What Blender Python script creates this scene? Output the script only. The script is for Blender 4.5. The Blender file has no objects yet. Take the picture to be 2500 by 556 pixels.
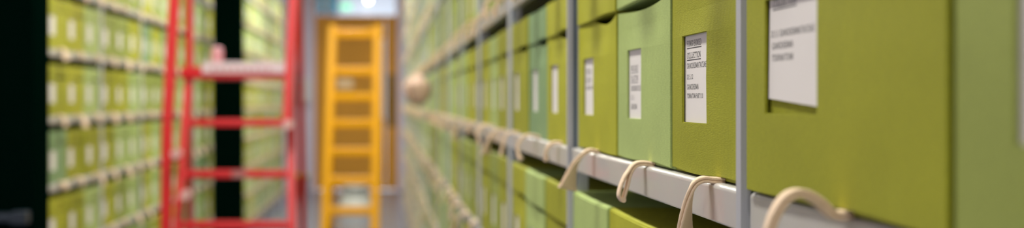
import bpy, bmesh, math, random
from mathutils import Vector, Matrix, noise as mn

sc = bpy.context.scene
C = sc.collection
PI = math.pi
H = 1.45                      # camera height above the floor
F = 3300.0                    # focal length in pixels of the 2500 wide frame
VX, VY = 940.0, 247.0         # where the aisle converges

# ------------------------------------------------------------------ camera
cd = bpy.data.cameras.new('camera'); cam = bpy.data.objects.new('camera', cd); C.objects.link(cam)
cam.location = (0, 0, H); cam.rotation_euler = (PI/2, 0, 0)
cd.sensor_fit = 'HORIZONTAL'; cd.sensor_width = 36.0; cd.lens = 36.0*F/2500
cd.shift_x = (1250-VX)/2500; cd.shift_y = (VY-278)/2500
cd.clip_start = 0.02; cd.clip_end = 100
cd.dof.use_dof = True; cd.dof.focus_distance = 1.235; cd.dof.aperture_fstop = 4.1
sc.camera = cam

# ------------------------------------------------------------------ world, light, exposure
sc.view_settings.view_transform = 'Standard'; sc.view_settings.look = 'None'
sc.view_settings.gamma = 1.0; sc.view_settings.use_curve_mapping = False
sc.view_settings.exposure = 0.0
w = bpy.data.worlds.new('world'); sc.world = w; w.use_nodes = True
w.node_tree.nodes['Background'].inputs[0].default_value = (0.9, 0.95, 1.0, 1)
w.node_tree.nodes['Background'].inputs[1].default_value = 0.3
CEIL = H + 2.15
LAMPS = [(-0.42, -0.9, 25), (-0.42, 2.0, 62), (-0.42, 5.2, 70), (-0.42, 8.6, 74), (-0.42, 12.0, 70), (-0.42, 15.4, 84), (-0.42, 18.8, 52)]
LAMP_COL = (1.0, 0.97, 0.90)
BEYOND_LAMPS = [(-0.6, 27.5, 520)]

# ------------------------------------------------------------------ materials
def srgb(r, g, b):
    f = lambda v: (v/255/12.92) if v/255 <= 0.04045 else ((v/255+0.055)/1.055)**2.4
    return (f(r), f(g), f(b), 1)
MATS = {}
def mat(name, col, rough=0.6, metal=0.0, emit=0, var=0.04, scale=6.0, bump=0.0, bscale=200.0, coat=0.0, spec=0.5):
    if name in MATS: return MATS[name]
    m = bpy.data.materials.new(name); m.use_nodes = True; nt = m.node_tree; N = nt.nodes; L = nt.links
    b = N['Principled BSDF']
    b.inputs['Roughness'].default_value = rough; b.inputs['Metallic'].default_value = metal
    b.inputs['Specular IOR Level'].default_value = spec
    if coat: b.inputs['Coat Weight'].default_value = coat
    tc = N.new('ShaderNodeTexCoord'); no = N.new('ShaderNodeTexNoise'); no.inputs['Scale'].default_value = scale
    no.inputs['Detail'].default_value = 3
    L.new(tc.outputs['Object'], no.inputs['Vector'])
    mx = N.new('ShaderNodeMix'); mx.data_type = 'RGBA'
    mx.inputs[6].default_value = tuple(c*(1-var) for c in col[:3])+(1,)
    mx.inputs[7].default_value = tuple(min(1, c*(1+var)) for c in col[:3])+(1,)
    L.new(no.outputs['Fac'], mx.inputs[0]); L.new(mx.outputs[2], b.inputs['Base Color'])
    if bump:
        n2 = N.new('ShaderNodeTexNoise'); n2.inputs['Scale'].default_value = bscale
        L.new(tc.outputs['Object'], n2.inputs['Vector'])
        bp = N.new('ShaderNodeBump'); bp.inputs['Strength'].default_value = bump; bp.inputs['Distance'].default_value = 0.001
        L.new(n2.outputs['Fac'], bp.inputs['Height']); L.new(bp.outputs[0], b.inputs['Normal'])
    if emit:
        b.inputs['Emission Color'].default_value = col; b.inputs['Emission Strength'].default_value = emit
    MATS[name] = m; return m

def cloth(name, col, dark=0.80):
    """book cloth: crossed fine threads, horizontal slubs, slight mottling"""
    m = bpy.data.materials.new(name); m.use_nodes = True; nt = m.node_tree; N = nt.nodes; L = nt.links
    b = N['Principled BSDF']; b.inputs['Roughness'].default_value = 0.62
    b.inputs['Specular IOR Level'].default_value = 0.25
    tc = N.new('ShaderNodeTexCoord')
    def noise(sx, sy, sz, det=2):
        mp = N.new('ShaderNodeMapping'); mp.inputs['Scale'].default_value = (sx, sy, sz)
        L.new(tc.outputs['Object'], mp.inputs['Vector'])
        n = N.new('ShaderNodeTexNoise'); n.inputs['Scale'].default_value = 1.0; n.inputs['Detail'].default_value = det
        L.new(mp.outputs[0], n.inputs['Vector']); return n.outputs['Fac']
    h = noise(150, 150, 1500); v = noise(1300, 1300, 160); big = noise(7, 7, 9, 4)
    ad = N.new('ShaderNodeMath'); ad.operation = 'MULTIPLY_ADD'; ad.inputs[1].default_value = 0.65
    L.new(h, ad.inputs[0])
    mv = N.new('ShaderNodeMath'); mv.operation = 'MULTIPLY'; mv.inputs[1].default_value = 0.35
    L.new(v, mv.inputs[0]); L.new(mv.outputs[0], ad.inputs[2])
    rp = N.new('ShaderNodeValToRGB')
    rp.color_ramp.elements[0].position = 0.34; rp.color_ramp.elements[0].color = tuple(c*dark for c in col[:3])+(1,)
    rp.color_ramp.elements[1].position = 0.66; rp.color_ramp.elements[1].color = tuple(min(1, c*1.10) for c in col[:3])+(1,)
    L.new(ad.outputs[0], rp.inputs[0])
    mr = N.new('ShaderNodeMapRange'); mr.inputs[1].default_value = 0.3; mr.inputs[2].default_value = 0.7
    mr.inputs[3].default_value = 0.92; mr.inputs[4].default_value = 1.08
    L.new(big, mr.inputs[0])
    vm = N.new('ShaderNodeVectorMath'); vm.operation = 'SCALE'
    L.new(rp.outputs[0], vm.inputs[0]); L.new(mr.outputs[0], vm.inputs['Scale'])
    L.new(vm.outputs[0], b.inputs['Base Color'])
    bp = N.new('ShaderNodeBump'); bp.inputs['Strength'].default_value = 0.5; bp.inputs['Distance'].default_value = 0.0006
    L.new(ad.outputs[0], bp.inputs['Height']); L.new(bp.outputs[0], b.inputs['Normal'])
    return m

CLOTH = {
    'yellow green':  cloth('cloth_yellow_green', srgb(182, 183, 48)),
    'olive green':   cloth('cloth_olive_green', srgb(166, 168, 44)),
    'pale green':    cloth('cloth_pale_green', srgb(182, 202, 122)),
    'grey green':    cloth('cloth_grey_green', srgb(140, 170, 118)),
    'dull olive':    cloth('cloth_dull_olive', srgb(160, 172, 84)),
}
DARK_IN = mat('box_interior', srgb(60, 74, 30), 0.8)
CARD = mat('label_card', srgb(248, 243, 236), 0.55, var=0.02)
INK = mat('label_ink', srgb(62, 62, 64), 0.6)
INKF = mat('label_ink_pale', srgb(150, 148, 148), 0.6)
TAPE = mat('cotton_tape', srgb(243, 216, 184), 0.85, var=0.07, scale=60, bump=0.6, bscale=900)
STEEL = mat('shelf_grey', srgb(206, 203, 198), 0.32, 0.0, var=0.02, coat=0.3)
POST = mat('post_grey', srgb(192, 194, 200), 0.35, 0.0, var=0.02)
POSTD = mat('post_slot', srgb(70, 96, 112), 0.5)
BACK = mat('rack_back', srgb(70, 82, 70), 0.7)
RED = mat('red_paint', srgb(212, 32, 40), 0.36, var=0.05, coat=0.15)
YEL = mat('yellow_paint', srgb(250, 178, 0), 0.4, var=0.03, spec=.2)
PINKW = mat('worn_white_strip', srgb(226, 206, 214), 0.5)
SILVER = mat('silver', srgb(205, 205, 205), 0.3, 0.6)
RUB = mat('black_rubber', srgb(24, 24, 26), 0.6)

# ------------------------------------------------------------------ mesh helpers
def link_mesh(name, bm, mats, parent=None, smooth=False, loc=None):
    me = bpy.data.meshes.new(name)
    bmesh.ops.recalc_face_normals(bm, faces=bm.faces)
    bm.to_mesh(me); bm.free()
    for m in (mats if isinstance(mats, (list, tuple)) else [mats]): me.materials.append(m)
    if smooth:
        for p in me.polygons: p.use_smooth = True
    o = bpy.data.objects.new(name, me); C.objects.link(o)
    if parent: o.parent = parent
    if loc: o.location = loc
    return o
def mesh_from(bm, name, mats):
    me = bpy.data.meshes.new(name); bmesh.ops.recalc_face_normals(bm, faces=bm.faces); bm.to_mesh(me); bm.free()
    for m in (mats if isinstance(mats, (list, tuple)) else [mats]): me.materials.append(m)
    return me
def box(bm, x0, x1, y0, y1, z0, z1, bev=0.0, mi=0, seg=2):
    b2 = bmesh.new(); bmesh.ops.create_cube(b2, size=1)
    for v in b2.verts:
        v.co = Vector((x0+(v.co.x+.5)*(x1-x0), y0+(v.co.y+.5)*(y1-y0), z0+(v.co.z+.5)*(z1-z0)))
    if bev: bmesh.ops.bevel(b2, geom=list(b2.edges), offset=bev, segments=seg, affect='EDGES', profile=0.5)
    merge(bm, b2, mi); return bm
def merge(bm, b2, mi=0, M=None):
    mp = {}
    for v in b2.verts: mp[v] = bm.verts.new(M @ v.co if M else v.co)
    for f in b2.faces:
        try: nf = bm.faces.new([mp[v] for v in f.verts]); nf.material_index = f.material_index if mi is None else mi
        except ValueError: pass
    b2.free()
def bar(bm, a, b, w, d, bev=0.004, side=Vector((1, 0, 0)), mi=0):
    """rectangular tube from a to b; w across 'side', d the other way"""
    a = Vector(a); b = Vector(b); z = (b-a); L = z.length; z.normalize()
    x = (side - z*side.dot(z)).normalized(); y = z.cross(x)
    M = Matrix((x, y, z)).transposed().to_4x4(); M.translation = a
    b2 = bmesh.new(); box(b2, -w/2, w/2, -d/2, d/2, 0, L, bev)
    merge(bm, b2, mi, M); return bm
def rod(bm, a, b, r, n=14, mi=0, r2=None):
    a = Vector(a); b = Vector(b); z = b-a; L = z.length
    q = z.to_track_quat('Z', 'Y').to_matrix().to_4x4(); q.translation = (a+b)/2
    b2 = bmesh.new(); bmesh.ops.create_cone(b2, cap_ends=True, segments=n, radius1=r, radius2=r if r2 is None else r2, depth=L)
    merge(bm, b2, mi, q); return bm
def lathe(bm, prof, n=28, mi=0):
    rings = []
    for r, z in prof:
        rings.append([bm.verts.new((r*math.cos(2*PI*k/n), r*math.sin(2*PI*k/n), z)) for k in range(n)])
    for i in range(len(rings)-1):
        for k in range(n):
            f = bm.faces.new((rings[i][k], rings[i][(k+1) % n], rings[i+1][(k+1) % n], rings[i+1][k])); f.material_index = mi; f.smooth = True
    for rg in (rings[0], rings[-1]):
        f = bm.faces.new(rg); f.material_index = mi
    return bm
def prism(bm, poly, y0, y1, mi=0, axis='Y'):
    """extrude a polygon; axis Y: poly in (x,z); axis Z: poly in (x,y)"""
    P = (lambda p, t: (p[0], t, p[1])) if axis == 'Y' else (lambda p, t: (p[0], p[1], t))
    A = [bm.verts.new(P(p, y0)) for p in poly]; B = [bm.verts.new(P(p, y1)) for p in poly]; n = len(poly)
    fs = [bm.faces.new(A), bm.faces.new(B)] + [bm.faces.new((A[i], A[(i+1) % n], B[(i+1) % n], B[i])) for i in range(n)]
    for f in fs: f.material_index = mi
    return bm
def empty(name, label, cat, loc=(0, 0, 0), rz=0, group=None):
    o = bpy.data.objects.new(name, None); C.objects.link(o); o.location = loc; o.rotation_euler = (0, 0, rz)
    o.empty_display_size = 0.05
    o['label'] = label; o['category'] = cat
    if group: o['group'] = group
    return o
def tag(o, label, cat, group=None):
    o['label'] = label; o['category'] = cat
    if group: o['group'] = group
    return o
def struct(name, bm, m):
    o = link_mesh(name, bm, m); o['kind'] = 'structure'; return o
def P(px, py, Y):
    return Vector(((px-VX)*Y/F, Y, H-(py-VY)*Y/F))

# ------------------------------------------------------------------ the room
XR, XL = 0.286, -1.5            # the planes of the two rows of box fronts
YEND = 22.0
X0, X1 = -2.35, 0.95
bm = bmesh.new(); box(bm, X0-.1, X1+.1, -2.6, 32, -0.08, 0)
FLOOR = mat('floor_vinyl', srgb(118, 124, 140), 0.25, var=0.06, scale=3, bump=0.1, bscale=60)
struct('floor', bm, FLOOR)
bm = bmesh.new(); box(bm, X0-.1, X1+.1, -2.6, YEND+.15, CEIL, CEIL+.1); box(bm, X0-.1, X1+.1, YEND+.15, 32.1, CEIL+.9, CEIL+1.0); box(bm, X0-.1, X1+.1, YEND+.05, YEND+.15, CEIL+.1, CEIL+1)
struct('ceiling', bm, mat('ceiling_white', srgb(215, 215, 210), 0.9))
WALL = mat('wall_paint', srgb(226, 216, 234), 0.7)
bm = bmesh.new(); box(bm, X0-.1, X0, -2.6, 32, 0, CEIL+1); struct('wall_left', bm, WALL)
bm = bmesh.new(); box(bm, X1, X1+.1, -2.6, 32, 0, CEIL+1); struct('wall_right', bm, WALL)
bm = bmesh.new(); box(bm, X0-.1, X1+.1, -2.7, -2.6, 0, CEIL); struct('wall_back', bm, WALL)
bm = bmesh.new(); box(bm, X0-.1, X1+.1, 32, 32.1, 0, CEIL+1); struct('wall_front', bm, mat('far_wall', srgb(205, 225, 228), 0.7))
# wall with the doorway at the end of the aisle
DX0, DX1 = -1.14, 0.205
bm = bmesh.new()
box(bm, X0, DX0, YEND, YEND+.15, 0, CEIL); box(bm, DX1, X1, YEND, YEND+.15, 0, CEIL)
struct('wall_end', bm, WALL)
# door
WOOD = mat('orange_wood', srgb(222, 158, 52), 0.7, var=0.12, scale=2.5)
DT = H + (VY-38)*YEND/F
dr = bpy.data.objects.new('door_1', None); C.objects.link(dr); dr.location = ((DX0+DX1)/2, YEND, 0); dr['kind'] = 'structure'
def dpart(name, bm, m): return link_mesh(name, bm, m, dr, loc=(-(DX0+DX1)/2, -YEND, 0))
SPLIT = 0.005
bm = bmesh.new(); box(bm, DX0+.02, SPLIT-.004, YEND+.05, YEND+.1, 0.02, DT-.05, .004); dpart('door_leaf', bm, WOOD)
bm = bmesh.new()
vz0, vz1 = H-(310-VY)*YEND/F, H-(180-VY)*YEND/F
box(bm, SPLIT+.004, .04, YEND+.05, YEND+.1, 0.02, DT-.05); box(bm, .165, DX1-.02, YEND+.05, YEND+.1, 0.02, DT-.05)
box(bm, .04, .165, YEND+.05, YEND+.1, 0.02, vz0); box(bm, .04, .165, YEND+.05, YEND+.1, vz1, DT-.05)
lf = dpart('door_leaf', bm, WOOD)
bm = bmesh.new(); box(bm, .04, .165, YEND+.07, YEND+.08, vz0, vz1)
link_mesh('vision_panel', bm, mat('dim_glass', srgb(120, 96, 40), 0.2), lf)
bm = bmesh.new(); hx = (936-VX)*YEND/F
rod(bm, (hx, YEND-.02, H-(290-VY)*YEND/F), (hx, YEND-.02, H-(95-VY)*YEND/F), .022)
for zz in (H-.15, H+.85): rod(bm, (hx, YEND-.02, zz), (hx, YEND+.06, zz), .012)
link_mesh('door_handle', bm, mat('pale_steel', srgb(225, 222, 220), 0.35), lf)
bm = bmesh.new()
box(bm, DX0, DX0+.02, YEND+.02, YEND+.14, 0, CEIL); box(bm, DX1-.02, DX1, YEND+.02, YEND+.14, 0, CEIL)
box(bm, DX0+.02, DX1-.02, YEND+.02, YEND+.14, DT-.05, DT)
dpart('door_frame', bm, WOOD)
# pane over the door
wn = bpy.data.objects.new('window_1', None); C.objects.link(wn); wn.location = ((DX0+DX1)/2, YEND, DT); wn['kind'] = 'structure'
gm = bpy.data.materials.new('clear_glass'); gm.use_nodes = True
g = gm.node_tree.nodes['Principled BSDF']; g.inputs['Transmission Weight'].default_value = 1; g.inputs['Roughness'].default_value = 0.02; g.inputs['IOR'].default_value = 1.1
bm = bmesh.new(); box(bm, DX0+.02, DX1-.02, YEND+.07, YEND+.076, DT, CEIL)
link_mesh('window_pane', bm, gm, wn, loc=(-(DX0+DX1)/2, -YEND, -DT))
bm = bmesh.new(); xm = (795-VX)*YEND/F
box(bm, xm-.02, xm+.02, YEND+.04, YEND+.11, DT, CEIL)
link_mesh('window_frame', bm, WOOD, wn, loc=(-(DX0+DX1)/2, -YEND, -DT))
# the room beyond, seen through the pane
t = empty('wall_cabinet', 'teal cabinet seen through the pane above the orange door', 'cabinet', (-1.40, 31.5, H+2.06))
bm = bmesh.new(); box(bm, -.3, .3, -.2, .5, 0, .72, .01); link_mesh('body', bm, mat('teal_paint', srgb(16, 92, 104), 0.5), t)
bm = bmesh.new(); box(bm, -.28, -.01, -.215, -.2, .02, .7, .004); box(bm, .01, .28, -.215, -.2, .02, .7, .004); link_mesh('door', bm, mat('teal_paint', srgb(16, 92, 104)), t)
t = empty('exit_sign', 'small green sign hanging beyond the pane above the door', 'sign', (-0.86, 30.0, H+2.16))
bm = bmesh.new(); box(bm, -.12, .12, -.02, .02, -.13, .0, .01); link_mesh('panel', bm, mat('sign_green', srgb(70, 170, 120), 0.5, emit=.05), t)
bm = bmesh.new(); rod(bm, (-.1, 0, 0), (-.1, 0, CEIL+.9-H-2.16), .006); rod(bm, (.1, 0, 0), (.1, 0, CEIL+.9-H-2.16), .006); link_mesh('hanger', bm, SILVER, t)

# ------------------------------------------------------------------ ceiling lamps
def ceiling_lamp(x, y, W_, label):
    t = empty('ceiling_light', label, 'ceiling light', (x, y, CEIL+(.9 if y > YEND else 0)), group='ceiling lights over the aisle')
    bm = bmesh.new(); box(bm, -.13, .13, -.62, .62, -.06, 0, .008); link_mesh('housing', bm, mat('lamp_white', srgb(230, 230, 230), .5), t)
    bm = bmesh.new(); box(bm, -.11, .11, -.6, .6, -.066, -.06); link_mesh('diffuser', bm, mat('lamp_glow', (1, .97, .92, 1), .5, emit=6), t)
    l = bpy.data.lights.new('tube', 'AREA'); l.shape = 'RECTANGLE'; l.size = .22; l.size_y = 1.2; l.energy = W_; l.color = LAMP_COL
    lo = bpy.data.objects.new('tube', l); C.objects.link(lo); lo.parent = t; lo.location = (0, 0, -.075)
ords = ['first', 'second', 'third', 'fourth', 'fifth', 'sixth', 'seventh', 'eighth', 'ninth', 'tenth', 'eleventh', 'twelfth', 'thirteenth',
        'fourteenth', 'fifteenth', 'sixteenth', 'seventeenth', 'eighteenth', 'nineteenth', 'twentieth', 'twenty-first']
for i, (x, y, e) in enumerate(LAMPS): ceiling_lamp(x, y, e, '%s ceiling light over the aisle counted from the camera' % ords[i])
for x, y, e in BEYOND_LAMPS: 
    ceiling_lamp(x, y, e, 'bright ceiling light beyond the pane above the door')
t = empty('pendant_lamp', 'glowing round white lamp seen through the pane above the door', 'lamp', ((900-VX)*26/F, 26, H+(VY-1)*26/F))
bm = bmesh.new(); bmesh.ops.create_uvsphere(bm, u_segments=24, v_segments=16, radius=.045)
link_mesh('globe', bm, mat('globe_glow', (1, 1, .97, 1), .5, emit=12), t, smooth=True)
bm = bmesh.new(); rod(bm, (0, 0, .08), (0, 0, CEIL+.9-t.location.z), .008); rod(bm, (0, 0, .075), (0, 0, .12), .03); link_mesh('stem', bm, SILVER, t)

# ------------------------------------------------------------------ shelving racks
Z0 = H - 0.0695               # top of the shelf just below eye level
DZ = 0.305
PITCH = 0.985
def level_name(k):
    return {0: 'shelf just below eye level', 1: 'shelf just above eye level', 2: 'second shelf above eye level', 3: 'third shelf above eye level',
            4: 'fourth shelf above eye level', 5: 'fifth shelf above eye level', -1: 'second shelf below eye level', -2: 'third shelf below eye level', -3: 'fourth shelf below eye level',
            -4: 'lowest shelf'}[k]
def shelf_bm(width):
    """a pressed shelf in rack space: front at y=0 facing -y, x along the rack, top at z=0"""
    bm = bmesh.new()
    r = .004; prof = []
    yf = -.007
    prof += [(.38, 0), (yf+r, 0)]
    for a in range(1, 6):
        t_ = a/5*PI/2; prof.append((yf+r-r*math.sin(t_), -r+r*math.cos(t_)))
    prof += [(yf, -.031), (yf+.001, -.0325), (yf+.014, -.0325), (yf+.014, -.029), (yf+.003, -.029), (yf+.003, -.003), (.38, -.003)]
    A = [bm.verts.new((-width/2+.030, p[0], p[1])) for p in prof]; B = [bm.verts.new((width/2-.007, p[0], p[1])) for p in prof]; n = len(prof)
    for i in range(n): bm.faces.new((A[i], A[(i+1) % n], B[(i+1) % n], B[i]))
    bm.faces.new(A); bm.faces.new(B[::-1])
    return bm
def post_bm(h):
    """upright, notched on both faces, x along the rack"""
    bm = bmesh.new()
    prism(bm, [(-.007, -.011), (.007, -.011), (.007, -.003), (.002, -.003), (.002, .002), (.007, .002), (.007, .019),
               (-.007, .019), (-.007, .002), (-.002, .002), (-.002, -.003), (-.007, -.003)], 0, h, axis='Z')
    box(bm, -.005, .005, -.0029, .0019, 0.01, h-.01, mi=1)
    return bm
LV = list(range(-4, 6))
shelf_me = {}
post_me = mesh_from(post_bm(3.45), 'upright', [POST, POSTD])
def rack_bay(x, yc, pitch, rz, label, group):
    t = empty('shelving_bay', label, 'shelving', (x, yc, 0), rz, group)
    if pitch not in shelf_me:
        shelf_me[pitch] = mesh_from(shelf_bm(pitch), 'shelf', STEEL)
        bm = bmesh.new(); box(bm, -pitch/2, pitch/2, .385, .392, .05, 3.4)
        shelf_me[(pitch, 'b')] = mesh_from(bm, 'back_panel', BACK)
    for k in LV:
        o = bpy.data.objects.new('shelf', shelf_me[pitch]); C.objects.link(o); o.parent = t; o.location = (0, 0, Z0+k*DZ)
    o = bpy.data.objects.new('back_panel', shelf_me[(pitch, 'b')]); C.objects.link(o); o.parent = t
    for s in ((.5,)):
        o = bpy.data.objects.new('upright', post_me); C.objects.link(o); o.parent = t
        o.location = ((-pitch/2+.010 if rz < 0 else pitch/2), 0, 0)
        if rz > 0: o.scale = (2.4, 1, 1)
    return t
NR = 20
for i in range(-2, NR-1):
    y0 = 1.062 + PITCH*(i-1) + PITCH  # near upright
    yc = 1.062 + PITCH*(i-.5)
    nm = ords[i+1] if i >= -1 else None
    if i == -2: lab = 'grey steel shelving bay behind the camera in the right rack'
    else: lab = 'grey steel shelving bay, %s from the camera in the right rack' % (nm if i >= 0 else 'nearest')
    rack_bay(XR, yc, PITCH, -PI/2, lab, 'grey shelving bays of the right rack')
LP = 1.16; LY0 = 5.96-1.16*1
lb = []
for i in range(0, 13):
    yc = LY0 + LP*(i+.5)
    lb.append(yc)
    rack_bay(XL, yc, LP, PI/2, 'grey steel shelving bay, %s from the camera in the left rack' % ords[i], 'grey shelving bays of the left rack')

# ------------------------------------------------------------------ storage boxes
BH, TH, BD = 0.240, 0.1775, 0.36
def front_panel(bm, W, x0, x1, z0, z1, zt, sag, curve, seed, thick=.0022, span=(.45, 1.0), foot=.0015):
    """window board: grid in xz with a hole, bowed a little, with a wavy top edge"""
    rn = random.Random(seed)
    xs = sorted(set([-W/2+.0015 + (W-.003)*i/24 for i in range(25)]))
    xs = [x for x in xs if min(abs(x-x0), abs(x-x1)) > .008] + [x0, x1]; xs.sort()
    zs = [foot, .02, z0, (z0+z1)/2, z1, (z1+zt)/2, zt-.006, zt]
    bow = rn.uniform(0, .002); ph = rn.uniform(.5, .75)
    def pt(x, z):
        u = (x+W/2)/W
        y = -bow*math.sin(PI*u)*math.sin(PI*min(1, z/zt)) + (.002*math.sin(PI*u)*curve if z > z1+.02 else 0)
        zz = z
        if z > zt-.01:
            s = max(0, min(1, (u-span[0])/(span[1]-span[0]))); s = math.sin(PI*s**1.25)
            zz = z - sag*s
        if z < .01: zz = z + .0012*math.sin(7*u+seed)
        return (x, y, zz)
    G = [[bm.verts.new(pt(x, z)) for x in xs] for z in zs]
    fs = []
    for j in range(len(zs)-1):
        for i in range(len(xs)-1):
            if xs[i] >= x0-1e-6 and xs[i+1] <= x1+1e-6 and zs[j] >= z0-1e-6 and zs[j+1] <= z1+1e-6: continue
            fs.append(bm.faces.new((G[j][i], G[j][i+1], G[j+1][i+1], G[j+1][i])))
    for v in list(bm.verts):
        if not v.link_faces: bm.verts.remove(v)
    bmesh.ops.recalc_face_normals(bm, faces=fs)
    if fs[0].normal.y > 0: bmesh.ops.reverse_faces(bm, faces=fs)
    # thickness: duplicate inward and bridge the borders
    bd = [e for e in bm.edges if len(e.link_faces) == 1]
    mp = {}
    for f in fs:
        for v in f.verts:
            if v not in mp: mp[v] = bm.verts.new(v.co+Vector((0, thick, 0)))
    for f in fs: bm.faces.new([mp[v] for v in reversed(f.verts)])
    for e in bd:
        a, b = e.verts; bm.faces.new((a, b, mp[b], mp[a]))
    bmesh.ops.recalc_face_normals(bm, faces=bm.faces)
    sh = [e for e in bm.edges if len(e.link_faces) == 2 and e.calc_face_angle(0) > .9]
    bmesh.ops.bevel(bm, geom=sh, offset=.0006, segments=2, affect='EDGES')
def tray_bm(W, zt, win, sag=.004, curve=1, seed=1, span=(.45, 1.0), foot=.0015):
    bm = bmesh.new(); front_panel(bm, W, win[0], win[1], win[2], win[3], zt, sag, curve, seed, span=span, foot=foot)
    # carcass behind the board
    box(bm, -W/2+.001, W/2-.001, .0042, BD, .001, zt-.012, .0015, mi=0)
    return bm
def lid_bm(W, zb, zt, lift, seed, span=(.45, 1.0)):
    bm = bmesh.new(); rn = random.Random(seed)
    n = 14; xs = [-W/2+.001+(W-.002)*i/n for i in range(n+1)]
    ys = [-.0015, .004, BD]
    def zlow(u): return zb + lift*math.sin(PI*max(0, min(1, (u-span[0])/(span[1]-span[0]))))
    def ztop(u, y): return zt - .0015*math.sin(PI*u) - (.001 if y < 0 else 0)
    T = [[bm.verts.new((x, y, ztop((x+W/2)/W, y))) for x in xs] for y in ys]
    Bm = [[bm.verts.new((x, y, zlow((x+W/2)/W))) for x in xs] for y in ys]
    for i in range(n):
        for j in range(2):
            bm.faces.new((T[j][i], T[j][i+1], T[j+1][i+1], T[j+1][i])); bm.faces.new((Bm[j][i], Bm[j+1][i], Bm[j+1][i+1], Bm[j][i+1]))
        bm.faces.new((Bm[0][i], Bm[0][i+1], T[0][i+1], T[0][i])); bm.faces.new((Bm[2][i], T[2][i], T[2][i+1], Bm[2][i+1]))
    for j in range(2):
        bm.faces.new((Bm[j][0], T[j][0], T[j+1][0], Bm[j+1][0])); bm.faces.new((Bm[j][-1], Bm[j+1][-1], T[j+1][-1], T[j][-1]))
    bmesh.ops.recalc_face_normals(bm, faces=bm.faces)
    sh = [e for e in bm.edges if len(e.link_faces) == 2 and e.calc_face_angle(0) > .9]
    bmesh.ops.bevel(bm, geom=sh, offset=.0016, segments=2, affect='EDGES')
    return bm
def card_bm(win, dx=0, dz=0, tilt=0, margin=.004):
    bm = bmesh.new(); w_ = win[1]-win[0]; h_ = win[3]-win[2]
    box(bm, -w_/2-margin, w_/2+margin, 0, .0012, -h_/2-margin, h_/2+margin)
    M = Matrix.Translation(((win[0]+win[1])/2+dx, .0023, (win[2]+win[3])/2+dz)) @ Matrix.Rotation(tilt, 4, 'Y')
    bmesh.ops.transform(bm, matrix=M, verts=bm.verts)
    return bm
def catmull(pts, n=6):
    out = []
    P_ = [pts[0]]+list(pts)+[pts[-1]]
    for i in range(1, len(P_)-2):
        p0, p1, p2, p3 = (Vector(p) for p in P_[i-1:i+3])
        for k in range(n):
            t_ = k/n; out.append(.5*((2*p1)+(-p0+p2)*t_+(2*p0-5*p1+4*p2-p3)*t_**2+(-p0+3*p1-3*p2+p3)*t_**3))
    out.append(Vector(pts[-1])); return out
def tape_bm(path, w=.014, layer=.0025, gap=.0003, twist=0.0, flare=1.0, seed=0, loop=0.0):
    """doubled cotton tape: out along the path and back underneath, path in (x,y,z)"""
    bm = bmesh.new(); pts = catmull(path, 7); n = len(pts); rn = random.Random(seed)
    for side in (-1, 1):
        rings = []
        for i, p in enumerate(pts):
            t_ = i/(n-1)
            d = (pts[min(n-1, i+1)]-pts[max(0, i-1)]).normalized()
            wx = Vector((1, 0, 0)); wx = (wx-d*wx.dot(d)).normalized(); nn = d.cross(wx).normalized()
            a = twist*max(0, (t_-.25)/.75)**1.3
            wd = wx*math.cos(a)+nn*math.sin(a); nd = nn*math.cos(a)-wx*math.sin(a)
            ww = w*(1+(flare-1)*t_**2)/2; sp = (layer+gap)/2*(1+loop*math.sin(PI*max(0, (t_-.45)/.55)))
            c = p+nd*side*sp
            h = layer/2
            ring = []
            for (sx, sz) in ((-1, -.5), (-.85, -1), (.85, -1), (1, -.5), (1, .5), (.85, 1), (-.85, 1), (-1, .5)):
                ring.append(bm.verts.new(c+wd*ww*sx*(1+rn.uniform(-.04, .04))+nd*h*sz))
            rings.append(ring)
        for i in range(n-1):
            for k in range(8):
                f = bm.faces.new((rings[i][k], rings[i][(k+1) % 8], rings[i+1][(k+1) % 8], rings[i+1][k])); f.smooth = True
        bm.faces.new(rings[0]); bm.faces.new(rings[-1][::-1])
        if side == -1: last = rings[-1]
        else:
            c0 = sum((v.co for v in last), Vector())/8; c1 = sum((v.co for v in rings[-1]), Vector())/8
            # folded end joining both layers
            d = (pts[-1]-pts[-2]).normalized(); ax = (rings[-1][4].co-rings[-1][7].co).normalized()
            R = (c1-c0).length/2+layer/2; b2 = bmesh.new()
            bmesh.ops.create_cone(b2, cap_ends=True, segments=14, radius1=R, radius2=R, depth=w*flare)
            q = ax.to_track_quat('Z', 'Y').to_matrix().to_4x4(); q.translation = (c0+c1)/2
            merge(bm, b2, 0, q)
    return bm
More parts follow.
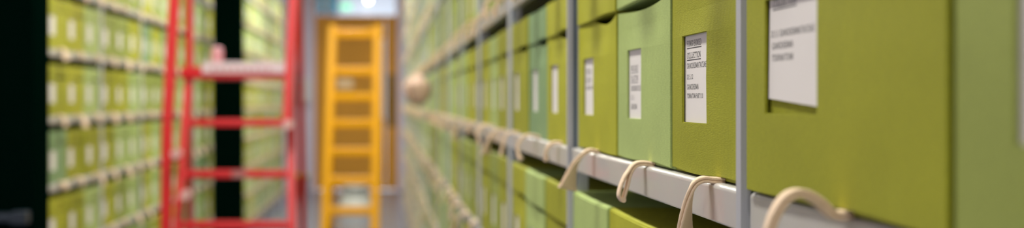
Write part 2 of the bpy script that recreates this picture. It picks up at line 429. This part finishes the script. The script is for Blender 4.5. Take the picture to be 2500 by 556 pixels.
# tape paths: y is out of the shelf (minus = into the aisle), z up; the start is pinched under the box edge
PATHS = [
    [(0, .004, .0016), (0, -.010, .0045), (0, -.022, .001), (0, -.029, -.012), (0, -.032, -.028), (0, -.034, -.042)],
    [(0, .004, .0016), (0, -.012, .007), (0, -.026, .005), (0, -.036, -.010), (.002, -.036, -.026), (.004, -.032, -.036)],
    [(0, .004, .0016), (0, -.014, .003), (0, -.027, -.004), (0, -.035, -.020), (-.002, -.040, -.038), (-.003, -.041, -.052)],
    [(0, .004, .0016), (0, -.010, .003), (0, -.019, -.003), (0, -.023, -.014), (0, -.022, -.024)],
]
tape_me = []
for i, p in enumerate(PATHS):
    for tw, fl in ((.35, 1.2), (1.0, 1.8)):
        me = mesh_from(tape_bm(p, twist=tw, flare=fl, seed=i), 'pull_tape', TAPE); tape_me.append(me)
CACHE = {}
def get(kind, W, col, var, side='right'):
    key = (kind, round(W, 3), col, var, side)
    if key in CACHE: return CACHE[key]
    win = (-W/2+.058, -W/2+.058+.092, .050, .130)
    if side == 'left': win = (win[0]+.01, win[1]+.025, .062, .152)
    if kind == 'tray': me = mesh_from(tray_bm(W, TH, win, (.002, .006, .009)[var % 3], 1, var+3), 'tray', [CLOTH[col]])
    elif kind == 'lid': me = mesh_from(lid_bm(W, TH+.0012, BH, (.001, .002, .004)[var % 3], var), 'lid', [CLOTH[col]])
    elif kind == 'label_card': me = mesh_from(card_bm(win, 0, (-.001, .001, .003)[var % 3], (0, .02, -.025)[var % 3]), 'label_card', CARD)
    elif kind == 'plain':   # far box: everything in one mesh
        bm = bmesh.new(); box(bm, -W/2+.001, W/2-.001, 0, BD, .001, TH, .002); box(bm, -W/2+.001, W/2-.001, 0, BD, TH+.002, BH, .002)
        box(bm, win[0], win[1], -.0008, .002, win[2], win[3], mi=1)
        tb = tape_bm(PATHS[var % 4], twist=.4, flare=1.1, seed=var)
        merge(bm, tb, 2, Matrix.Translation((.03, 0, 0)) @ Matrix.Diagonal((3.0, 1.3, 1.1, 1)))
        me = mesh_from(bm, 'archive_box', [CLOTH[col], CARD, TAPE])
    CACHE[key] = me; return me
def put(name, me, parent, loc=(0, 0, 0)):
    o = bpy.data.objects.new(name, me); C.objects.link(o); o.parent = parent; o.location = loc; return o
def arc(cx, cy, rx, ry, a0, a1, n=10):
    return [(cx+rx*math.cos(math.radians(a0+(a1-a0)*i/n)), cy+ry*math.sin(math.radians(a0+(a1-a0)*i/n))) for i in range(n+1)]
def sf(x, y, w_=.13): return [(x-w_, y), (x+w_, y)]       # a serif
GL = {   # letter: (advance, strokes) on a cap height of 1
 'A': (1.08, [[(.14, 0), (.5, 1)], [(.5, 1), (.88, 0)], [(.27, .34), (.74, .34)], sf(.14, .02), sf(.88, .02)]),
 'B': (.98, [[(.2, 0), (.2, 1)], [(.1, .98), (.5, .98)]+arc(.5, .76, .22, .22, 90, -90)+[(.2, .54)], [(.5, .54)]+arc(.52, .28, .28, .26, 90, -90)+[(.1, .02)]]),
 'C': (1.0, [arc(.54, .5, .42, .48, 50, 310, 16), [(.86, .98), (.86, .70)]]),
 'D': (1.08, [[(.2, 0), (.2, 1)], [(.1, .98), (.45, .98)]+arc(.45, .5, .5, .48, 90, -90, 12)+[(.1, .02)]]),
 'E': (.92, [[(.2, 0), (.2, 1)], [(.08, .98), (.8, .98), (.82, .78)], [(.2, .52), (.58, .52)], [(.58, .40), (.58, .64)], [(.08, .02), (.82, .02), (.86, .24)]]),
 'F': (.85, [[(.2, 0), (.2, 1)], [(.08, .98), (.78, .98), (.80, .78)], [(.2, .52), (.56, .52)], [(.56, .40), (.56, .64)], sf(.2, .02)]),
 'G': (1.08, [arc(.54, .5, .43, .48, 50, 350, 16), [(.88, .98), (.88, .70)], [(.86, .08), (.86, .42)], sf(.84, .42)]),
 'I': (.5, [[(.25, 0), (.25, 1)], sf(.25, .98), sf(.25, .02)]),
 'L': (.9, [[(.2, 0), (.2, 1)], sf(.2, .98), [(.08, .02), (.78, .02), (.84, .26)]]),
 'M': (1.34, [[(.18, 0), (.2, 1)], [(.2, 1), (.66, .1)], [(.66, .1), (1.1, 1)], [(1.12, 0), (1.1, 1)], sf(.16, .02, .1), sf(1.14, .02), sf(.14, .98, .08), sf(1.16, .98, .08)]),
 'N': (1.1, [[(.2, 0), (.2, 1)], [(.2, 1), (.88, .02)], [(.88, 0), (.88, 1)], sf(.2, .02, .1), sf(.12, .98, .1), sf(.88, .98, .1)]),
 'O': (1.08, [arc(.54, .5, .43, .48, 0, 360, 20)]),
 'P': (.85, [[(.2, 0), (.2, 1)], [(.1, .98), (.5, .98)]+arc(.5, .74, .26, .24, 90, -90)+[(.2, .5)], sf(.2, .02)]),
 'R': (1.0, [[(.2, 0), (.2, 1)], [(.1, .98), (.5, .98)]+arc(.5, .75, .24, .23, 90, -90)+[(.2, .52)], [(.45, .52), (.9, 0)], sf(.2, .02), sf(.9, .02, .08)]),
 'T': (.92, [[(.46, 0), (.46, 1)], [(.08, .76), (.08, .98), (.84, .98), (.84, .76)], sf(.46, .02)]),
 'U': (1.08, [[(.22, 1), (.22, .35)]+arc(.54, .34, .32, .32, 180, 360, 10)+[(.86, 1)], sf(.22, .98), sf(.86, .98, .1)]),
 'X': (1.08, [[(.14, 1), (.88, 0)], [(.86, 1), (.16, 0)], sf(.14, .98, .1), sf(.88, .02, .1), sf(.86, .98, .08), sf(.16, .02, .08)]),
 '0': (.75, [arc(.37, .5, .26, .48, 0, 360, 16)]),
 '1': (.75, [[(.38, 0), (.38, 1)], [(.18, .82), (.38, .98)], sf(.38, .02)]),
 '2': (.75, [arc(.35, .72, .25, .26, 170, -30, 8)+[(.1, .04)], [(.08, .04), (.66, .04), (.68, .2)]]),
 '5': (.75, [[(.64, .98), (.22, .98), (.18, .56)]+arc(.34, .32, .28, .3, 110, -130, 10)]),
 '.': (.36, [[(.14, .0), (.14, .13)]]), ' ': (.4, []),
}
def text_mesh(body, size_w, cap_h, name, m, parent, x, y, z, thick=.0001, bold=1.0):
    """serif lettering laid on a card: x left edge, z baseline"""
    tot = sum(GL[ch][0] for ch in body); sx = size_w/tot; vs = []; fs = []; cx = 0
    for ch in body:
        for line in GL[ch][1]:
            for (ax, ay), (bx_, by_) in zip(line, line[1:]):
                dx, dy = bx_-ax, by_-ay; L_ = math.hypot(dx, dy) or 1
                t_ = bold*(.15*abs(dy)+.07*abs(dx))/L_/2; nx, ny = -dy/L_*t_, dx/L_*t_; i0 = len(vs)
                for (qx, qy) in ((ax+nx, ay+ny), (bx_+nx, by_+ny), (bx_-nx, by_-ny), (ax-nx, ay-ny)):
                    vs.append((x+(cx+qx)*sx, y, z+qy*cap_h))
                fs.append((i0, i0+1, i0+2, i0+3))
        cx += GL[ch][0]
    me = bpy.data.meshes.new(name); me.from_pydata(vs, [], fs); me.materials.append(m)
    return put(name, me, parent)
def box_root(side, x, yc, k, label, rz):
    grp = 'green archive boxes on the %s rack' % side
    return empty('archive_box', label, 'box', (x, yc, Z0+k*DZ), rz, grp)

# hand placed boxes of the two near bays on the shelf just below eye level
CARDTXT = []
def near_box(y_far, y_near, x, col, win, label, tape=None, tape_x=0, sag=.005, lift=.002, tilt=0, cdz=0, cdx=0, seed=1, tray_h=TH, margin=.004, k=0, twist=0, flare=1, span=(.45, 1.0), loop=0.0):
    W = y_far-y_near-.0025; yc = (y_far+y_near)/2
    t = box_root('right', x, yc, k, label, -PI/2)
    wn_ = (-W/2+win[0], -W/2+win[1], win[2], win[3])
    link_mesh('tray', tray_bm(W, tray_h, wn_, sag, 1, seed, span, .0035), CLOTH[col], t)
    link_mesh('lid', lid_bm(W, tray_h+.0012, BH, lift, seed, span), CLOTH[col], t)
    cdm = link_mesh('label_card', card_bm(wn_, cdx, cdz, tilt, margin), CARD, t)
    if tape:
        o = link_mesh('pull_tape', tape_bm(tape, twist=twist, flare=flare, seed=seed, w=.015, layer=.0027, gap=.0002, loop=loop), TAPE, t, loc=(tape_x, 0, 0))
    return t, cdm, wn_
def lay(cdm, wn_, rows, m=INK, under=True):
    """rows: (text, width, cap height, x offset from window left, z from window top, underline)"""
    for (s, w_, ch, dx, dz, ul) in rows:
        to = text_mesh(s, w_, ch, 'printed_line', m, cdm, wn_[0]+dx, .00222, wn_[3]-dz)
        if ul:
            bm = bmesh.new(); box(bm, wn_[0]+dx, wn_[0]+dx+w_, .00218, .0024, wn_[3]-dz-.0020, wn_[3]-dz-.0012)
            link_mesh('underline', bm, m, cdm)
def Yat(u, x=XR): return F*x/u
XB = .275
TB_BIG = [(0, .004, .002), (.001, -.006, .0015), (.002, -.016, .010), (.002, -.026, .0145), (.002, -.035, .011), (.001, -.042, -.001), (0, -.045, -.016), (0, -.044, -.034), (0, -.040, -.05)]
TB_PIN = [(0, .004, .0015), (0, -.006, .002), (0, -.014, .0025), (0, -.021, -.002), (0, -.0255, -.013), (0, -.028, -.027), (0, -.029, -.042), (.001, -.028, -.055)]
TB_PALE = [(0, .004, .0015), (0, -.008, .003), (0, -.017, .001), (0, -.024, -.009), (0, -.028, -.020), (0, -.031, -.031), (0, -.030, -.036)]
TB_4 = [(0, .004, .0015), (0, -.010, .004), (0, -.020, -.002), (0, -.030, -.014), (0, -.036, -.030), (0, -.040, -.046)]

bbox, cdm, wn_ = near_box(Yat(880, XB), Yat(1378, XB), XB, 'olive green', (.052, .170, .061, .142),
    'large olive green cloth box nearest the camera but one, with a blurred white label', TB_BIG, .032, sag=.001, seed=4, tray_h=.1775, tilt=.05, cdz=.0075, cdx=.003, margin=.0, twist=.25)
lay(cdm, wn_, [('COLLECTION', .055, .006, .012, .006, True), ('21.5.1 GANODERMATACEAE', .098, .0045, .008, .027, False),
               ('GANODERMA', .05, .0045, .010, .0355, False), ('TORNATUM', .05, .0045, .010, .044, False)])
near_box(Yat(1386, .268), Yat(1386, .268)-.345, .268, 'dull olive', (.063, .165, .051, .142),
    'dull green cloth box at the right edge of the photo, nearest the camera', None, 0, sag=.001, seed=6, tray_h=.1775)
near_box(.290, -.04, .268, 'yellow green', (.06, .155, .05, .13), 'yellow green cloth box beside the camera, outside the right edge of the photo', None, 0, seed=9)

b, cdm, wn_ = near_box(Yat(700), Yat(862), XR, 'olive green', (.0500, .1500, .0498, .1312),
    'olive green cloth box with the sharp readable printed label', TB_PIN, .063, sag=.004, seed=2, twist=1.0, flare=1.6)
pw = .0007*1.0
lay(cdm, wn_, [('FUNGI BOXED', .0585, .0056, .0070, .0100, True), ('COLLECTION', .0560, .0055, .0070, .0212, True),
               ('GANODERMATACEAE', .0780, .0050, .0068, .0306, False), ('2.1.5.1.2', .0247, .0045, .0072, .0409, False),
               ('GANODERMA', .0475, .0048, .0072, .0505, False), ('TORNATUM PART 1.10', .0645, .0044, .0074, .0588, False)])
b, cdm, wn_ = near_box(Yat(570), Yat(700)-.0005, XR-.001, 'pale green', (.0665, .151, .0498, .1285),
    'pale green cloth box with a grey printed label, beside the sharp labelled box', TB_PALE, .05, sag=.006, lift=.003, seed=3, span=(-.12, .95), loop=1.3)
lay(cdm, wn_, [('FUNGI BOXED', .046, .0068, .008, .0245, True), ('COLLECTION', .046, .0068, .008, .036, True), ('GANODERMATACEAE', .06, .006, .010, .047, False),
               ('2.1.5.1.2', .02, .005, .010, .057, False), ('GANODERMA', .038, .006, .010, .068, False)], INKF)
b, cdm, wn_ = near_box(Yat(475), Yat(570), XR-.002, 'yellow green', (.055, .148, .0505, .129),
    'yellow green cloth box beside the second grey upright, dark gap under its lid', TB_4, .015, sag=.009, lift=.002, seed=5, twist=1.05, flare=1.9, span=(.42, 1.0))
lay(cdm, wn_, [('FUNGI BOXED', .046, .006, .008, .020, True), ('COLLECTION', .046, .006, .008, .032, True), ('GANODERMATACEAE', .06, .005, .010, .043, False)], INKF)

# all other places on both racks
rnd = random.Random(11)
SPLITS = [(.335, .31, .305), (.315, .325, .31), (.32, .30, .33), (.31, .32, .32)]
POS = ['farthest', 'middle', 'nearest']
cand = []
def colpick(side='right', y=0):
    r = rnd.random()
    if side == 'left' or y > 4.6:  # more pale and dull cloths here: lens haze put into the box colours
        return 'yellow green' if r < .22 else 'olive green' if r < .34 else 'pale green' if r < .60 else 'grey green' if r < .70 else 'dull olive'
    return 'yellow green' if r < .42 else 'olive green' if r < .64 else 'pale green' if r < .84 else 'grey green' if r < .91 else 'dull olive'
FORCE = {(1, 0, 0): 'olive green', (1, 0, 1): 'grey green', (1, 0, 2): 'yellow green', (0, -1, 2): 'olive green', (0, -1, 1): 'yellow green', (0, -1, 0): 'pale green',
         (1, -1, 0): 'yellow green', (1, -1, 1): 'pale green', (1, -1, 2): 'olive green', (0, 1, 0): 'yellow green', (0, 1, 1): 'pale green', (0, 1, 2): 'yellow green',
         (2, 0, 0): 'yellow green', (2, 0, 1): 'pale green', (2, 0, 2): 'olive green', (1, 1, 2): 'yellow green', (1, 1, 1): 'pale green', (1, 1, 0): 'olive green', (-1, -1, 0): 'pale green', (-1, -1, 1): 'olive green'}
def project(x, y0, y1, z0, z1):
    """clipped area in the frame, in pixels"""
    us = sorted((VX+F*x/y0, VX+F*x/y1)); vs = sorted((VY-(z1-H)*F/((y0+y1)/2), VY-(z0-H)*F/((y0+y1)/2)))
    return max(0, min(2500, us[1])-max(0, us[0]))*max(0, min(556, vs[1])-max(0, vs[0]))
for i in range(-1, NR-1):
    yn, yf = 1.062+PITCH*(i-1)+.0, 1.062+PITCH*i
    for k in LV[:-1]:
        sp = rnd.choice(SPLITS); tot = PITCH-.030; sc_ = tot/sum(sp)
        y = yf-.015
        for j in range(3):
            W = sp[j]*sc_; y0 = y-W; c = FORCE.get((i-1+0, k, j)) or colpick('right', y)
            dx = rnd.choice((0, 0, .002, -.003, .004)); var = rnd.randrange(3)
            a = project(XR, max(y0, .06), max(y, .07), Z0+k*DZ, Z0+k*DZ+BH)
            if not (k == 0 and i <= 1) and y0 > 0.05:
                cand.append(dict(side='right', x=XR-dx, y=(y+y0)/2, W=W-.003, k=k, col=c, var=var, a=a, bay=i, j=j, rz=-PI/2))
            y = y0
for i, yc in enumerate(lb):
    for k in LV[:-1]:
        y = yc-LP/2+.015; W = (LP-.03)/3
        for j in range(3):
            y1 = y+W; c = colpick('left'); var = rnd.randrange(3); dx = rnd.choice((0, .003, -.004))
            a = project(XL, y, y1, Z0+k*DZ, Z0+k*DZ+BH)
            # hidden behind the two columns
            mid = VX+F*XL/((y+y1)/2)
            if 522 < mid < 588: a = 0
            cand.append(dict(side='left', x=XL+dx, y=(y+y1)/2, W=W-.003, k=k, col=c, var=var, a=a, bay=i, j=2-j, rz=PI/2))
            y = y1
cand = [c for c in cand if c['a'] > 0 or (c['side'] == 'right' and c['y'] < 4.5 and -3 <= c['k'] <= 2) or (c['side'] == 'left' and c['y'] < 8 and -4 <= c['k'] <= 3)]
cand.sort(key=lambda c: -c['a'])
MAXN = 300-6
colname = {'yellow green': 'yellow green', 'olive green': 'olive green', 'pale green': 'pale green', 'grey green': 'grey green', 'dull olive': 'dull green'}
seen = set()
for n, c in enumerate([c for c in cand[:MAXN] if c['a'] > 0]):
    if c['side'] == 'right':
        bayn = 'between the camera and the first upright' if c['bay'] <= 0 and False else None
    bo = ords[max(0, c['bay']+(0 if c['side'] == 'left' else 0))]
    if c['side'] == 'right' and c['bay'] <= 0: bo = 'nearest'
    if c['side'] == 'right' and c['bay'] > 0: bo = ords[c['bay']]
    lab = '%s box, %s in the %s %s bay, %s' % (colname[c['col']], POS[c['j']], bo, c['side'], level_name(c['k']))
    t = box_root(c['side'], c['x'], c['y'], c['k'], lab, c['rz'])
    near = (c['y'] < 8.5 if c['side'] == 'right' else c['y'] < 11.4)
    if near:
        for part in ('tray', 'lid', 'label_card'): put(part, get(part, c['W'], c['col'], c['var'], c['side']), t)
        r = random.Random(n)
        o = put('pull_tape', r.choice(tape_me), t, (r.uniform(-.02, .06), 0, 0))
        if c['y'] > 1.5: o.scale = (1.35, 1.1, 1.0)
        if c['y'] > 3.5: o.scale = (2.4, 1.2, 1.1)
        if c['side'] == 'left': o.scale = (3.0, 1.2, 1.1)
    else:
        # one plain mesh carries the box, so the empty is not needed
        me = get('plain', c['W'], c['col'], c['var'], c['side']); o = bpy.data.objects.new('archive_box', me); C.objects.link(o)
        o.location = t.location; o.rotation_euler = t.rotation_euler
        for kk in ('label', 'category', 'group'): o[kk] = t[kk]
        bpy.data.objects.remove(t)
# the rest, far or out of the frame: one object
rest = [c for c in cand[:MAXN] if c['a'] <= 0] + cand[MAXN:]
allm = [CLOTH['yellow green'], CLOTH['olive green'], CLOTH['pale green'], CLOTH['grey green'], CLOTH['dull olive'], CARD, TAPE]
names = ['yellow green', 'olive green', 'pale green', 'grey green', 'dull olive']
verts = []; faces = []; mids = []
for c in rest:
    me = get('plain', c['W'], c['col'], c['var'], c['side'])
    M = Matrix.Translation((c['x'], c['y'], Z0+c['k']*DZ)) @ Matrix.Rotation(c['rz'], 4, 'Z'); b0 = len(verts)
    verts += [M @ v.co for v in me.vertices]
    for p in me.polygons:
        faces.append([b0+q for q in p.vertices]); mids.append((names.index(c['col']), 5, 6)[p.material_index])
me = bpy.data.meshes.new('archive_boxes'); me.from_pydata(verts, [], faces); me.update()
for m in allm: me.materials.append(m)
me.polygons.foreach_set('material_index', mids)
o = bpy.data.objects.new('archive_boxes', me); C.objects.link(o); o['kind'] = 'stuff'
tag(o, 'mass of small green archive boxes far along both racks', 'boxes')

# ------------------------------------------------------------------ dark green columns
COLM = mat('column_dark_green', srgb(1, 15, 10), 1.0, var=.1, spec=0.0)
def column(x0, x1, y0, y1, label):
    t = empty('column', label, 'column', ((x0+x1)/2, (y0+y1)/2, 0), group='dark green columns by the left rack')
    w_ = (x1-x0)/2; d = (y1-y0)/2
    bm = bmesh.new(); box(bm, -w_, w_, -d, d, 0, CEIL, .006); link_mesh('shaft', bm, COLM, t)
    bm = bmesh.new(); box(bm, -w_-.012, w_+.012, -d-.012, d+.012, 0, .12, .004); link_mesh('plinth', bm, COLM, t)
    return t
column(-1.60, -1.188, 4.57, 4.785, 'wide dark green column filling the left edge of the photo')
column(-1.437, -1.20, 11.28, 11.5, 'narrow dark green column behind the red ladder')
t = empty('wall_bracket', 'dim blue grey metal bar fixed low on the left column', 'bracket', (-1.36, 4.52, H-.39))
bm = bmesh.new(); rod(bm, (-.2, 0, 0), (.155, 0, 0), .018); link_mesh('bar', bm, mat('dim_steel', srgb(34, 44, 56), .4), t)
for (c0, c1) in ((.11, .165), (-.2, -.16)):
    bm = bmesh.new(); box(bm, c0, c1, -.02, .05, -.022, .022, .006); link_mesh('clamp', bm, mat('dim_steel', srgb(34, 44, 56)), t)

# ------------------------------------------------------------------ ladders
t = empty('step_ladder', 'tall red step ladder standing in front of the left rack', 'ladder', (P(570, 0, 6.6).x, 6.6, 0))
T0 = t.location.copy()
def lp(name, bm, m, par=t): 
    o = link_mesh(name, bm, m, par); o.location = -T0 if par is t else (0, 0, 0); return o
def R(px, py, Y): return P(px, py, Y)
def to_floor(a, b, z=0.03):
    """continue the line from a through b down to height z"""
    s = (a.z-z)/(a.z-b.z); return a+(b-a)*s
rails = {}
for side, (ax, bx_, wdt) in {'left': (463, 434, .050), 'right': (709, 714, .052)}.items():
    a = R(ax, 175, 6.86); b = R(bx_, 556, 6.55); f = to_floor(a, b, .04)
    bm = bmesh.new(); bar(bm, a, f, wdt*.8, .062, .006); o = lp('stile', bm, RED)
    bm = bmesh.new(); bar(bm, f+Vector((0, 0, .03)), f+Vector((0, 0, -.038)), .06, .07, .004); lp('foot', bm, RUB)
    rails[side] = (a, b)
# handrail posts that run on above the platform
for (ax, bx_, w_) in ((427, 409, .054), (717, 701, .046)):
    a = R(ax+6, -120, 6.78); b = R(bx_, 300, 6.62)
    bm = bmesh.new()
    if ax < 600:
        f = to_floor(a, R(404, 556, 6.55)); bar(bm, a, b, w_, .05, .008); bar(bm, b, R(402, 800, 6.5), w_, .05, .008)
    else: bar(bm, a, b, w_, .05, .008)
    lp('handrail_post', bm, RED)
for (ax, bx_) in ((463, 462), (730, 733)):
    a = R(ax, -120, 7.2); b = R(bx_, 190, 7.2)
    bm = bmesh.new(); bar(bm, a, b, .036, .05, .006); lp('handrail_post', bm, RED)
    a = R(bx_, 190, 7.2); b = R(bx_+(2 if ax < 600 else 7), 556, 7.5); f = to_floor(a, b, .04)
    bm = bmesh.new(); bar(bm, a, f, .034, .05, .006); lp('rear_leg', bm, RED)
    bm = bmesh.new(); bar(bm, f+Vector((0, 0, .03)), f+Vector((0, 0, -.038)), .045, .06, .004); lp('foot', bm, RUB)
bm = bmesh.new(); bar(bm, R(430, -118, 6.78), R(463, -118, 7.2), .04, .04, .006, Vector((0, 0, 1))); lp('top_rail', bm, RED)
bm = bmesh.new(); bar(bm, R(722, -118, 6.78), R(727, -118, 7.2), .04, .04, .006, Vector((0, 0, 1))); lp('top_rail', bm, RED)
# platform
zt = R(0, 160, 6.8).z
xl, xr = R(441, 0, 6.8).x, R(708, 0, 6.8).x
bm = bmesh.new(); box(bm, xl, xr, 6.78, 7.22, zt-.066, zt-.01, .006)
for q in range(9): box(bm, xl+.02, xr-.02, 6.80+q*.045, 6.815+q*.045, zt-.012, zt-.006)
pf = lp('platform', bm, RED)
bm = bmesh.new(); box(bm, R(492, 0, 6.77).x, R(700, 0, 6.77).x, 6.772, 6.779, zt-.040, zt+.018, .002)
lb_ = link_mesh('label_strip', bm, PINKW, pf); lb_['label'] = 'worn pale strip with faded marks'
bm = bmesh.new()
for q in range(9): 
    x_ = R(515+q*17, 0, 6.77).x; box(bm, x_, x_+.022, 6.7705, 6.7715, zt-.030, zt-.010)
link_mesh('faded_mark', bm, mat('faded_red', srgb(206, 150, 160), .6), lb_)
# treads
for py, yy in ((300, 6.76), (425, 6.66), (550, 6.55), (672, 6.45), (792, 6.36), (908, 6.27)):
    f_ = (py-175)/381
    xa = R(463-29*f_, 0, 6.86-.31*f_).x; xb = R(709+5*f_, 0, 6.86-.31*f_).x; z = R(0, py, yy).z
    bm = bmesh.new(); box(bm, xa, xb, yy-.035, yy+.05, z-.018, z+.018, .008)
    for q in range(4): box(bm, xa+.03, xb-.03, yy-.03+q*.02, yy-.02+q*.02, z+.017, z+.021)
    tr = lp('tread', bm, RED)
    if py == 425:
        bm = bmesh.new(); box(bm, R(568, 0, yy).x, R(602, 0, yy).x, yy-.038, yy-.034, z-.014, z+.018, .001)
        s_ = link_mesh('metal_patch', bm, mat('patch_grey', srgb(180, 120, 120), .4), tr); s_['label'] = 'worn grey patch'
for (px, py, yy) in ((430, 375, 6.52), (452, 476, 6.5), (703, 303, 6.6)):
    p = R(px, py, yy); bm = bmesh.new(); rod(bm, p+Vector((0, -.02, 0)), p+Vector((0, .06, 0)), .024, 18)
    lp('pivot_bolt', bm, mat('bolt_pink', srgb(228, 178, 178), .35))
for (a, b) in ((R(463, 300, 7.25), R(728, 420, 7.4)), (R(728, 300, 7.25), R(463, 420, 7.4))):
    pass
# pale pink object standing on the platform
bm = bmesh.new(); lathe(bm, [(.001, 0), (.030, 0), (.032, .01), (.031, .085), (.027, .098), (.012, .104), (.001, .105)], 24)
o = link_mesh('spray_can', bm, mat('pale_pink', srgb(220, 160, 170), .5), None, loc=(R(530, 0, 6.86).x, 6.86, zt-.006))
tag(o, 'small pale pink canister standing on the red ladder platform', 'canister')

t = empty('platform_ladder', 'yellow ladder standing in front of the orange door', 'ladder', (P(862, 0, 13.5).x, 13.5, 0))
T0 = t.location.copy()
def lp2(name, bm, m, par=t): 
    o = link_mesh(name, bm, m, par); o.location = -T0; return o
def ytop(py): return 14.1 - (py-60)/556*.75
for (ax, bx_) in ((812, 798), (922, 917)):
    a = R(ax, 62, ytop(62)); b = R(bx_, 440, ytop(440)); f = to_floor(a, b, .05)
    bm = bmesh.new(); bar(bm, a, f, .088, .07, .02); lp2('stile', bm, YEL)
    bm = bmesh.new(); rod(bm, f+Vector((-.02, 0, 0)), f+Vector((.02, 0, 0)), .05, 20); lp2('wheel', bm, RUB)
    f2 = Vector((bx_*0+a.x*.2+f.x*.8, 14.9, .04))
    bm = bmesh.new(); bar(bm, a+Vector((0, .06, -.05)), f2, .05, .05, .01); lp2('rear_leg', bm, YEL)
    bm = bmesh.new(); bar(bm, f2+Vector((0, 0, .03)), f2+Vector((0, 0, -.038)), .06, .06, .006); lp2('foot', bm, RUB)
def yx(py): 
    g = (py-62)/378; return R(812-14*g, 0, ytop(py)).x, R(922-5*g, 0, ytop(py)).x
for py, hh in ((81, .085), (173, .085), (236, .08), (301, .085), (370, .08), (441, .085), (515, .08), (582, .08)):
    y_ = ytop(py); xa, xb = yx(py); z = R(0, py, y_).z
    bm = bmesh.new(); box(bm, xa+.03, xb-.03, y_-.03, y_+(.14 if py > 90 else .03), z-hh/2, z+hh/2, .016, seg=3)
    lp2('tread' if py > 90 else 'top_bar', bm, YEL)
bm = bmesh.new(); y_ = ytop(203)+.0; box(bm, R(822, 0, y_).x, R(862, 0, y_).x, y_+.06, y_+.064, R(0, 216, y_).z, R(0, 190, y_).z, .002)
box(bm, R(825, 0, y_).x, R(828, 0, y_).x, y_+.05, y_+.07, R(0, 192, y_).z, R(0, 180, y_).z)
pl = lp2('notice_plate', bm, mat('plate_grey', srgb(186, 170, 140), .5)); pl['label'] = 'grey notice plate'
# ------------------------------------------------------------------ small things near the door
t = empty('kick_stool', 'round white step stool on the floor behind the yellow ladder', 'stool', (P(868, 0, 17.8).x, 17.8, 0))
WHT = mat('stool_white', srgb(238, 238, 240), .3, coat=.4)
bm = bmesh.new(); lathe(bm, [(.001, .03), (.20, .03), (.215, .05), (.205, .10), (.185, .19), (.18, .20), (.001, .20)], 40); link_mesh('base', bm, WHT, t)
bm = bmesh.new(); lathe(bm, [(.001, .20), (.165, .20), (.15, .32), (.165, .325), (.168, .345), (.155, .36), (.001, .365)], 40); link_mesh('step', bm, WHT, t)
for k in range(3):
    bm = bmesh.new(); a = 2*PI*k/3; rod(bm, (.13*math.cos(a)-.015, .13*math.sin(a), .022), (.13*math.cos(a)+.015, .13*math.sin(a), .022), .022, 16); link_mesh('caster', bm, RUB, t)
t = empty('waste_bin', 'small black bin on the floor behind the red ladder by the end wall', 'bin', (P(733, 0, 20.6).x, 20.6, 0))
bm = bmesh.new(); lathe(bm, [(.001, 0), (.10, 0), (.13, .28), (.135, .285), (.135, .30), (.12, .30), (.09, .02), (.001, .02)], 28); link_mesh('body', bm, RUB, t)
bm = bmesh.new(); lathe(bm, [(.001, .30), (.135, .30), (.13, .33), (.06, .36), (.001, .365)], 28); o = link_mesh('lid', bm, mat('bin_yellow', srgb(190, 190, 40), .5), t); o['label'] = 'yellow green lid'
t = empty('paper_dispenser', 'small white dispenser fixed on the end wall left of the door', 'dispenser', (P(745, 0, 21.99).x, 21.99, P(0, 250, 21.99).z))
bm = bmesh.new(); box(bm, -.14, .10, -.13, 0.005, 0, .40, .03, seg=3); link_mesh('cover', bm, mat('off_white', srgb(225, 225, 228), .4), t)
bm = bmesh.new(); box(bm, -.09, .05, -.11, -.03, -.02, .01, .004); link_mesh('slot', bm, mat('off_white', srgb(225, 225, 228)), t)
# cream cloth bag hanging on the right rack
rb = random.Random(3)
bm = bmesh.new(); bmesh.ops.create_icosphere(bm, subdivisions=4, radius=1)
for v in bm.verts:
    d = v.co.copy(); n_ = mn.noise(d*2.3)*.16+mn.noise(d*5.1)*.08
    pinch = 1-.62*max(0, (d.z-.35)/.65)
    v.co = Vector((d.x*.078*pinch*(1+n_), d.y*.115*pinch*(1+n_), d.z*.098*(1+n_*.4)))
tb = empty('cloth_bag', 'crumpled cream cloth bag hanging from the right rack far down the aisle', 'bag', (XR-.092, 8.0, H+.07))
bg = link_mesh('pouch', bm, mat('cream_cloth', srgb(208, 176, 158), .85, var=.1, scale=30), tb, smooth=True)
bm = bmesh.new(); pts = catmull([(0, 0, .07), (.01, .01, .10), (.05, .0, .125), (.085, 0, .135), (.085, 0, .10)], 5)
for i in range(len(pts)-1): rod(bm, pts[i], pts[i+1], .004, 8)
link_mesh('drawstring', bm, TAPE, tb)
